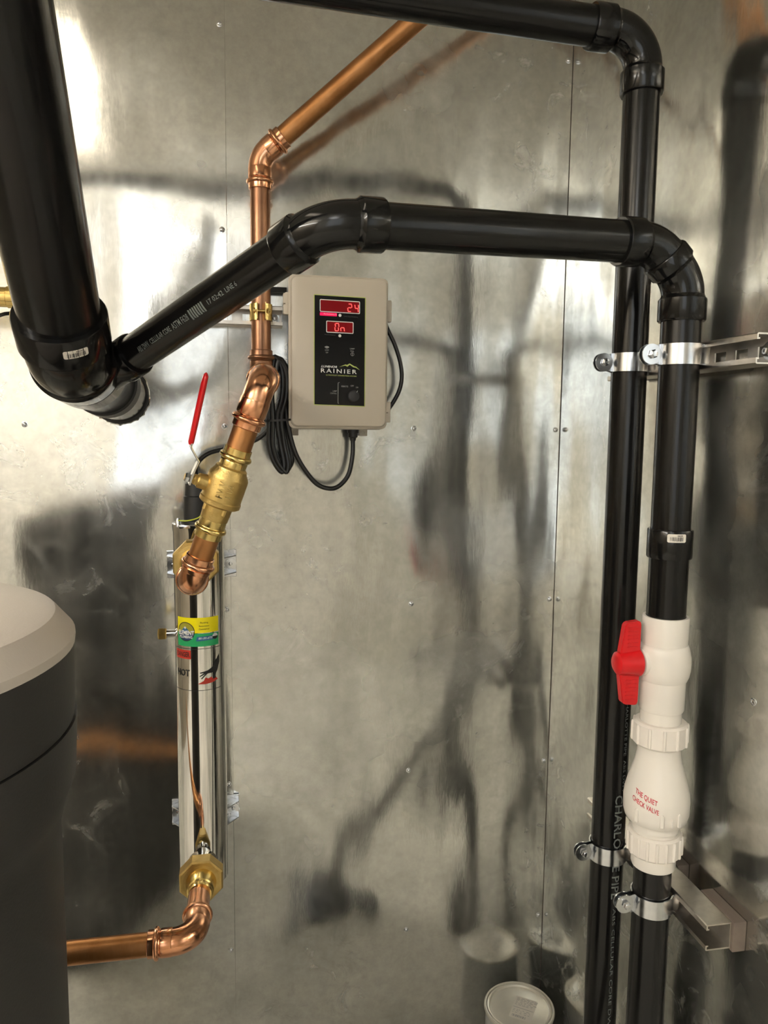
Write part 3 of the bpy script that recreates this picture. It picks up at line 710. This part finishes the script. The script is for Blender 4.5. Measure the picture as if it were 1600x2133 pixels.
for i, s in enumerate(('Plumbing', 'Restoration', 'Commercial')): stxt(s, .0045, (.0155, .020, .0205)[i], .0105, .0195 - i * .0062, M['ink'], .0008, .005)
sticker('phone_band', [[(-.006, -.0175), (.030, -.0160), (.030, -.0075), (-.004, -.0085)]], M['blue'], .0007, st)
stxt('801-391-6775', .0058, .028, .0130, -.0118, M['white'], .0009, .015, .2)
sticker('phone_disc', [circle2(.0335, -.0100, .0062)], M['ink'], .0010, st)
sticker('phone_ring', [circle2(.0335, -.0100, .0062)[:15] + circle2(.0335, -.0100, .0056)[:15][::-1]], M['white'], .0011, st)
dg = sticker('danger_label', [[(-.0565, -.0545), (-.0170, -.0545), (-.0170, -.0365), (-.0565, -.0365)]], M['redlabel'], .0004, uv, 'red DANGER label')
obj('lettering', mapped(text2('DANGER', .0145, .015, width=.033, cx=-.0365, cy=-.0455, strip=.004), cyl(.0007)), M['ink'], dg, smooth=False)
wl = sticker('warning_outline', [[(-.06, -.0338), (.050, -.0338), (.050, -.0330), (-.06, -.0330)], [(-.06, -.1195), (.050, -.1195), (.050, -.1187), (-.06, -.1187)], [(.0495, -.1195), (.0502, -.1195), (.0502, -.033), (.0495, -.033)]], M['ink'], .0004, uv)
obj('lettering', mapped(text2('HOT', .0185, .02, width=.033, cx=-.037, cy=-.0835, strip=.004), cyl(.0006)), M['ink'], wl, smooth=False)
hand = [[(.0430, -.0500), (.0440, -.0640), (.0380, -.0820), (.0300, -.0930), (.0270, -.0930), (.0305, -.0840), (.0160, -.0850), (.0040, -.0960), (.0030, -.0945), (.0120, -.0855), (.0010, -.0905), (.0000, -.0895), (.0100, -.0830), (.0010, -.0838), (.0010, -.0822), (.0160, -.0790), (.0260, -.0735), (.0350, -.0600)]]
sticker('hand_symbol', hand, M['ink'], .0006, wl)
sticker('heat_symbol', [[(-.003, -.1055), (.0080, -.1000), (.0120, -.0930), (.0180, -.0960), (.0240, -.0930), (.0290, -.0985), (.0350, -.0960), (.0390, -.1000), (.0270, -.1045), (.0100, -.1065)]], M['redlabel'], .0006, wl)

# ================================================================== COPPER INLET AT THE TOP PORT AND SUPPLY AT THE BOTTOM PORT
def union(parent, z, y0, m1, rot):
    bm = bmesh.new(); hexprism(bm, (UX, y0, z), FW, 0, .032, .0455, 8, .003, rot); lathe(bm, (UX, y0, z), FW, [(.0315, .036), (.033, .036), (.0335, .030)], 40)
    obj('union_nut', bm, M['brass_cast'], parent)
    bm = bmesh.new(); lathe(bm, (UX, y0 - .030, z), FW, [(0, .0300), (.008, .0290), (.020, .0262), (.030, .0258), (.032, .0235), (.040, .0235), (.042, .0215)], 40); obj('union_tail', bm, M['brass'], parent)
ti = thing('copper_outlet_elbow', 'copper elbow and brass union at the top of the steel cylinder', 'fitting', (UX, 1.50, 1.300))
union(ti, 1.300, 1.498, None, .4)
bm, o6 = press_elbow_bm(V0, vd, V((UX, 1.5, 1.300)) - V0, .026, RC, .027); obj('press_elbow', bm, M['copper'], ti)
e6 = (V((UX, 1.5, 1.300)) - V0).normalized()
obj('link_tube', pipe_bm(V0 + e6 * (o6 - .004), (UX, 1.44, 1.300), RC), M['copper_tube'], ti)
obj('stub_tube', pipe_bm(V0 + vd * (o6 - .004), V0 + vd * (tb0 + .010), RC), M['copper_tube'], ti)
su = thing('copper_supply_pipe', 'copper pipe running left from the bottom union of the steel cylinder behind the brine tank', 'pipe', (UX, 1.30, .655))
union(su, .660, 1.500, None, .4)
s0 = V((UX - .002, 1.302, .656)); sl = V((-1, .02, -.012)).normalized(); sb = V((.002, 1, .016)).normalized()
bm, o7 = press_elbow_bm(s0, sb, sl, .040, RC, .040); obj('press_elbow', bm, M['copper'], su)
obj('union_tube', pipe_bm(s0 + sb * (o7 - .004), s0 + sb * .150, RC * 1.04), M['copper'], su)
obj('level_tube', pipe_bm(s0 + sl * (o7 - .004), s0 + sl * .75, RC), M['copper_tube'], su)

# brass stub at the far left behind the drain stack
bs = thing('brass_stub', 'short brass pipe end at the left edge behind the fat drain pipe', 'pipe', (-.36, 1.50, 1.781))
bm = bmesh.new(); lathe(bm, (-.62, 1.50, 1.781), (1, 0, 0), [(0, .0175), (.215, .0175), (.216, .0190), (.236, .0190), (.237, .0172), (.275, .0172)], 32); obj('tube', bm, M['brass'], bs)
bm = bmesh.new(); sweep(bm, catmull([(-.46, 1.53, 1.735), (-.41, 1.53, 1.757), (-.385, 1.58, 1.735), (-.365, 1.64, 1.715), (-.36, 1.696, 1.71)], 6), .0035, 8); o = obj('thin_cable', bm, M['cable'])
o['label'] = 'thin black cable below the brass stub at the left edge'; o['category'] = 'cable'

# ================================================================== CONTROL BOX
cb = thing('control_box', 'beige wall-mounted controller with a black display panel and red digits', 'control box', (.20, D, 1.55))
X0, X1, Z0, Z1, YL = .1040, .3030, 1.5580, 1.8620, 1.600
bm = bmesh.new(); plate(bm, rrect(X0 - .001, X1 - .002, Z0 - .006, Z1 - .001, .010, 5), lambda a, b: V((a, 1.630, b)), D - .0125 - 1.630, (0, 1, 0)); 
obj('base_case', bm, M['beige2'], cb)
bm = bmesh.new(); 
def lidring(grow, y, rr=.012): return [bm.verts.new((a, y, b)) for a, b in rrect(X0 - grow, X1 + grow, Z0 - grow, Z1 + grow, rr, 6)]
Ls = [lidring(.003, 1.640), lidring(.0035, 1.634), lidring(.0035, 1.6300), lidring(.0015, 1.6292), lidring(.0015, 1.6275), lidring(.0042, 1.6268), lidring(.0042, 1.6190), lidring(.0036, 1.6182), lidring(.0004, 1.6178), lidring(.0, 1.6165), lidring(-.0006, 1.604), lidring(-.0022, 1.601), lidring(-.0045, YL)]
for a, b in zip(Ls, Ls[1:]):
    for k in range(len(a)): bm.faces.new((a[k], a[(k + 1) % len(a)], b[(k + 1) % len(a)], b[k]))
bm.faces.new(Ls[-1]); bm.faces.new(Ls[0][::-1]); lid = obj('lid', bm, M['beige'], cb, angle=25)
for xh, zs in ((X1 + .0075, (1.800, 1.590)), (X0 - .0075, (1.808,))):
    for zh in zs:
        bm = bmesh.new(); box(bm, xh - .007, xh + .005, 1.618, 1.640, zh - .0215, zh - .002, .0015); box(bm, xh - .007, xh + .005, 1.618, 1.640, zh + .000, zh + .0205, .0015)
        lathe(bm, (xh + .001, 1.622, zh - .022), UPV, [(0, .0042), (.044, .0042)], 12); obj('hinge' if xh > .2 else 'latch', bm, M['beige'], cb)
for xf in (X0 + .012, X1 - .035):
    bm = bmesh.new(); box(bm, xf - .009, xf + .009, D - .0125, D - .0005, Z0 - .020, Z0 + .008, .001); lathe(bm, (xf, D - .0124, Z0 - .013), FW, [(0, .0035), (.0015, .003), (.0018, .001)], 12); obj('mounting_foot', bm, M['beige2'], cb)
bm = bmesh.new(); lathe(bm, (.240, 1.655, Z0 - .006), DN, [(0, .0125), (.007, .0125), (.0072, .0105), (.016, .0105), (.018, .0075), (.024, .006)], 20); obj('cable_gland', bm, M['rubber'], cb)
# panel sheet: local coordinates a (right), b (up) from its centre
PCX, PCZ = .2036, 1.7125; PW, PH = .1040, .2200
def pan(e): return lambda a, b: (PCX + a, YL - e, PCZ + b - .022 * a)
def shape(name, polys, m, e, parent): return obj(name, mapped(flat2(polys), pan(e)), m, parent, smooth=False)
ps = shape('panel_edge', [rrect(-PW / 2 - .0017, PW / 2 + .0017, -PH / 2 - .0017, PH / 2 + .0017, .001, 1)], M['lime'], .0003, cb); ps['label'] = 'lime green border of the display panel'
pb = shape('display_panel', [rrect(-PW / 2, PW / 2, -PH / 2, PH / 2, .0005, 1)], M['black'], .0006, cb); pb['label'] = 'black display panel with white lettering'
def px(x, y): return ((x - 567) / 860.0 * .1035, (1060 - y) / 1860.0 * .2195)   # sketch grid of the panel artwork
def win(x0, x1, y0, y1, nm_):
    a0, b1 = px(x0, y0); a1, b0 = px(x1, y1)
    fr_ = obj(nm_ + '_frame', mapped(ringpoly(rrect(a0, a1, b0, b1, .0024), rrect(a0 + .0016, a1 - .0016, b0 + .0016, b1 - .0016, .0016)), pan(.0012)), M['white'], pb, smooth=False)
    shape(nm_ + '_window', [rrect(a0 + .0014, a1 - .0014, b0 + .0014, b1 - .0014, .0016)], M['led'], .0009, pb)
def ringpoly(A, B):
    b = bmesh.new(); va = [b.verts.new((x, y, 0)) for x, y in A]; vb = [b.verts.new((x, y, 0)) for x, y in B]
    for k in range(len(va)): b.faces.new((va[k], va[(k + 1) % len(va)], vb[(k + 1) % len(va)], vb[k]))
    return b
win(222, 912, 190, 405, 'counter'); win(332, 802, 548, 750, 'status')
SEG = {'a': (0, 2, 1, 2), 'b': (1, 2, 1, 1), 'c': (1, 1, 1, 0), 'd': (0, 0, 1, 0), 'e': (0, 1, 0, 0), 'f': (0, 2, 0, 1), 'g': (0, 1, 1, 1)}
def digit(segs, cx, cy, w, h, nm_):
    polys = []
    for s in segs:
        ax_, ay, bx_, by = SEG[s]; t = .00075
        x0, y0 = cx + (ax_ - .5) * w + (ay - 1) * .0007, cy + (ay - 1) * h / 2; x1, y1 = cx + (bx_ - .5) * w + (by - 1) * .0007, cy + (by - 1) * h / 2
        if abs(x1 - x0) > abs(y1 - y0): polys.append([(x0 + .0006, y0 - t), (x1 - .0006, y1 - t), (x1 - .0006, y1 + t), (x0 + .0006, y0 + t)])
        else: polys.append([(x0 - t, min(y0, y1) + .0006), (x0 + t, min(y0, y1) + .0006), (x1 + t, max(y0, y1) - .0006), (x1 - t, max(y0, y1) - .0006)])
    shape(nm_, polys, M['ledon'], .0015, pb)
for segs, xx, yy in (('abged', 735, 308), ('fgbc', 852, 312), ('abcdef', 515, 650), ('ceg', 615, 655)): digit(segs, *px(xx, yy), .0072, .0150, 'led_digit')
a, b = px(370, 440); shape('caption_bar', [rrect(a - .0175, a + .0175, b - .0032, b + .0032, .001)], M['ledbar'], .0009, pb)
def ptxt(s, x, y, size, w, m, bold=0.0, spacing=1.0, shear=0.0):
    a, b = px(x, y); obj('lettering', mapped(text2(s, size, bold, width=w, cx=a, cy=b, spacing=spacing, shear=shear), pan(.0011)), m, pb, smooth=False)
ptxt('Performance %', 400, 435, .0036, .026, M['white']); ptxt('Lamp Days Remaining', 755, 460, .0034, .029, M['dim']); ptxt('Performance', 400, 785, .0034, .022, M['dim'])
for x, y in ((568, 446), (567, 795)): a, b = px(x, y); shape('button', [circle2(a, b, .0031, 16)], M['white'], .0012, pb)
a, b = px(345, 1000)
for r in (.0062, .0046, .0030): 
    A = [(a + r * cos(k) * 1.05, b - .004 + r * sin(k)) for k in [radians(40 + 100 * j / 8) for j in range(9)]]; Bq = [(a + (r - .0012) * cos(k) * 1.05, b - .004 + (r - .0012) * sin(k)) for k in [radians(40 + 100 * j / 8) for j in range(9)]]
    shape('signal_symbol', [A + Bq[::-1]], M['grey'], .0011, pb)
ptxt('LOW', 345, 1050, .0042, .0078, M['grey'], .01); ptxt('UV', 347, 1092, .0042, .0048, M['grey'], .01)
ptxt('LAMP', 782, 1005, .0042, .0100, M['grey'], .01); ptxt('FAIL', 782, 1047, .0042, .0075, M['grey'], .01)
a, b = px(785, 1100); obj('lamp_symbol', mapped(ringpoly(circle2(a, b, .0037, 18), circle2(a, b, .0029, 18)), pan(.0011)), M['grey'], pb, smooth=False); shape('lamp_symbol', [[(a - .0005, b - .003), (a + .0005, b - .003), (a + .0005, b + .003), (a - .0005, b + .003)]], M['grey'], .0011, pb)
shape('mountain_symbol', [[px(*p) for p in ((555, 1330), (670, 1280), (690, 1290), (738, 1262), (830, 1312), (845, 1308), (918, 1370), (840, 1328), (800, 1325), (740, 1283), (700, 1320), (660, 1302))]], M['lime'], .0011, pb)
ptxt('LUMINOR', 382, 1332, .0058, .033, M['white'], .03, 1.0, .3); ptxt('RAINIER', 547, 1402, .0118, .0745, M['white'], .012, 1.35)
ptxt('ULTRAVIOLET DISINFECTION SYSTEMS', 595, 1478, .0034, .064, M['lime'], .01)
ptxt('REMOTE', 655, 1662, .0046, .0140, M['grey'], .01); ptxt('OFF', 785, 1648, .0042, .0066, M['grey'], .01); ptxt('ON', 868, 1670, .0042, .0052, M['grey'], .01)
ptxt('LAMP', 483, 1750, .0040, .0086, M['grey'], .01); ptxt('CONTROL', 460, 1790, .0040, .0135, M['grey'], .01)
shape('bracket_line', [[px(*p) for p in ((536, 1615), (545, 1615), (545, 1955), (536, 1955))], [px(*p) for p in ((536, 1605), (566, 1590), (566, 1598), (545, 1612), (545, 1618), (536, 1618))], [px(*p) for p in ((536, 1950), (556, 1958), (556, 1966), (536, 1962))]], M['grey'], .0011, pb)
a, b = px(802, 1828); bm = bmesh.new(); lathe(bm, pan(.0006)(a, b), FW, [(0, .0128), (.002, .0128), (.011, .0112), (.012, .0095)], 32); kn = obj('selector_knob', bm, M['knob'], cb)
bm = bmesh.new(); 
a, b = px(858, 1748); shape('pointer_mark', [[(a - .0016, b - .0016), (a - .0008, b - .0021), (a + .0014, b + .0018), (a + .0006, b + .0022)]], M['white'], .0135, kn)

# ================================================================== CABLES
pc = thing('power_cord', 'long black cord coiled and tied between the copper riser and the control box', 'cable', (.08, 1.63, 1.58))
rnd = random.Random(2)
for k in range(6):
    xo = .070 + .0028 * k; w = .011 + .0022 * (k % 3); yy = 1.622 + .011 * (k % 3); zt = 1.700 - .004 * (k % 2) - .003 * (k // 3); zb = 1.462 + .005 * (k % 3)
    P = [(xo - w + .006, yy, zt - .028), (xo + .002, yy, zt), (xo + w + .006, yy + .003, zt - .030), (xo + w * .95 + .006, yy + .004, 1.62), (xo + w * .6, yy, 1.575), (xo + w + .002, yy + .002, 1.52), (xo + w + .009, yy, zb + .018), (xo + w * .3 + .012, yy, zb), (xo - w * .5 + .004, yy - .002, zb + .022), (xo - w, yy, 1.52), (xo - w * .8 - .002, yy, 1.575), (xo - w - .002, yy, 1.63)]
    bm = bmesh.new(); sweep(bm, catmull(P, 8, True), .0049, 10, closed=True); obj('coil_loop', bm, M['cable'], pc)
bm = bmesh.new(); sweep(bm, catmull([(.240, 1.655, 1.530), (.2385, 1.650, 1.495), (.229, 1.645, 1.455), (.208, 1.640, 1.431), (.186, 1.638, 1.426), (.160, 1.634, 1.436), (.135, 1.630, 1.465), (.113, 1.628, 1.505), (.099, 1.628, 1.56), (.092, 1.632, 1.62)], 8), .0050, 12); obj('cord_to_gland', bm, M['cable'], pc)
bm = bmesh.new(); P = [(.081 + .030 * cos(a), 1.634 + .030 * sin(a), 1.570 + .002 * cos(a)) for a in [2 * pi * k / 32 for k in range(32)]]
bm2 = bmesh.new(); R = []
for p in P: R.append([bm.verts.new((p[0], p[1], p[2] + q)) for q in (-.0022, .0022)])
for k in range(32): bm.faces.new((R[k][0], R[(k + 1) % 32][0], R[(k + 1) % 32][1], R[k][1]))
bm2.free(); box(bm, .042, .052, 1.613, 1.620, 1.566, 1.574, .001); obj('cable_tie', bm, M['rubber'], pc)
bm = bmesh.new(); sweep(bm, catmull([(.066, 1.640, 1.560), (.035, 1.645, 1.530), (-.020, 1.645, 1.512), (-.065, 1.64, 1.500), (-.088, 1.625, 1.478), (-.0885, 1.600, 1.455), (-.0885, 1.583, 1.440)], 8), .0048, 12); o = obj('lamp_cable', bm, M['cable'])
o['label'] = 'black cable looping behind the brass valve to the cap of the steel cylinder'; o['category'] = 'cable'
bm = bmesh.new(); sweep(bm, catmull([(.300, 1.655, 1.80), (.315, 1.655, 1.765), (.330, 1.655, 1.735), (.342, 1.655, 1.700), (.3465, 1.655, 1.668), (.342, 1.655, 1.640), (.330, 1.655, 1.615), (.312, 1.655, 1.590), (.300, 1.655, 1.58)], 8), .0046, 12); o = obj('sensor_cable', bm, M['cable'])
o['label'] = 'black cable bowing out from the right side of the control box'; o['category'] = 'cable'
bm = bmesh.new(); box(bm, -.02, .100, 1.672, 1.676, 1.838, 1.849, .001); o = obj('flat_cable', bm, M['cable'])
o['label'] = 'flat black cable entering the left side of the control box above its latch'; o['category'] = 'cable'

# ================================================================== BRINE TANK
TX, TY = -.446, .825
bt = thing('brine_tank', 'dark grey round brine tank with a pale domed lid at the lower left', 'tank', (TX, TY, 0))
bm = bmesh.new(); lathe(bm, (TX, TY, 0), UPV, [(.002, .243), (.010, .249), (1.120, .2490), (1.150, .2560), (1.178, .2660), (1.235, .2690), (1.243, .2690), (1.243, .245)], 96); obj('tank_body', bm, M['tank'], bt)
bm = bmesh.new(); lathe(bm, (TX, TY, 0), UPV, [(1.2445, .250), (1.2445, .2670), (1.318, .2690), (1.324, .2690), (1.324, .25)], 96); obj('lid_skirt', bm, M['tank'], bt)
bm = bmesh.new(); lathe(bm, (TX, TY, 0), UPV, [(1.320, .250), (1.324, .2695), (1.330, .2702), (1.334, .2700), (1.3545, .2535), (1.3575, .2505), (1.3600, .2440), (1.3660, .2000), (1.369, .1700), (1.3665, .1660), (1.3665, .160), (1.370, .150), (1.373, .08), (1.374, .0001)], 96); obj('lid_top', bm, M['lid'], bt, angle=18)['label'] = 'pale moulded lid, lightened as if lit from above'
# ================================================================== PAINT CAN
KX, KY, KR = .634, 1.582, .0800
pcn = thing('paint_can', 'round paint can with a silver lid and paper label, in the corner', 'can', (KX, KY, 0))
bm = bmesh.new(); lathe(bm, (KX, KY, 0), UPV, [(.001, .079), (.003, .0805), (.006, .0785), (.195, .0785), (.198, .080)], 72); obj('can_body', bm, M['canpaint'], pcn)
bm = bmesh.new(); lathe(bm, (KX, KY, 0), UPV, [(.194, .0785), (.196, .0815), (.199, .0825), (.203, .0822), (.205, .0805), (.2045, .0775), (.200, .0765), (.200, .0755)], 72, cap=False); obj('rim', bm, M['tin'], pcn)
bm = bmesh.new(); lathe(bm, (KX, KY, 0), UPV, [(.200, .0760), (.2035, .0745), (.2045, .0725), (.2040, .0705), (.2005, .0690), (.1995, .0675), (.2000, .0660), (.2000, .0001)], 72, cap=False); cl = obj('can_lid', bm, M['tin'], pcn)
ca, sa = cos(radians(-35)), sin(radians(-35))
def onlid(a, b, e=.0003): return (KX + .008 + a * ca - b * sa, KY - .006 + a * sa + b * ca, .2003 + e)
lp_ = obj('lid_label', mapped(flat2([rrect(-.026, .026, -.036, .036, .001, 1)]), lambda a, b: onlid(a, b)), M['paper'], cl, smooth=False)
ln = [[(-.024, .0000), (.024, .0000), (.024, -.0012), (-.024, -.0012)]]
rnd = random.Random(5)
for r, y in enumerate((.031, .027, .023, .018, .0135, .009, -.007, -.0115, -.017)):
    x = -.022
    while x < .020:
        w = rnd.uniform(.0025, .008); ln.append([(x, y), (x + w, y), (x + w, y - .0012), (x, y - .0012)]); x += w + rnd.uniform(.0015, .006)
x = -.020
while x < .012: w = rnd.choice((.001, .0016, .0024)); ln.append([(x, -.024), (x + w, -.024), (x + w, -.031), (x, -.031)]); x += w + .0014
obj('printing', mapped(flat2(ln), lambda a, b: onlid(a, b, .0005)), M['grey'], lp_, smooth=False)
bm = flat2([[(-.02, .15), (.02, .15), (.02, .185), (-.02, .185)], [(-.05, .02), (.06, .02), (.06, .13), (-.05, .13)]], .006)
obj('can_print', mapped(bm, on_cyl(KX, KY, .0790, radians(-30), 0)), M['ink'], pcn, smooth=False)
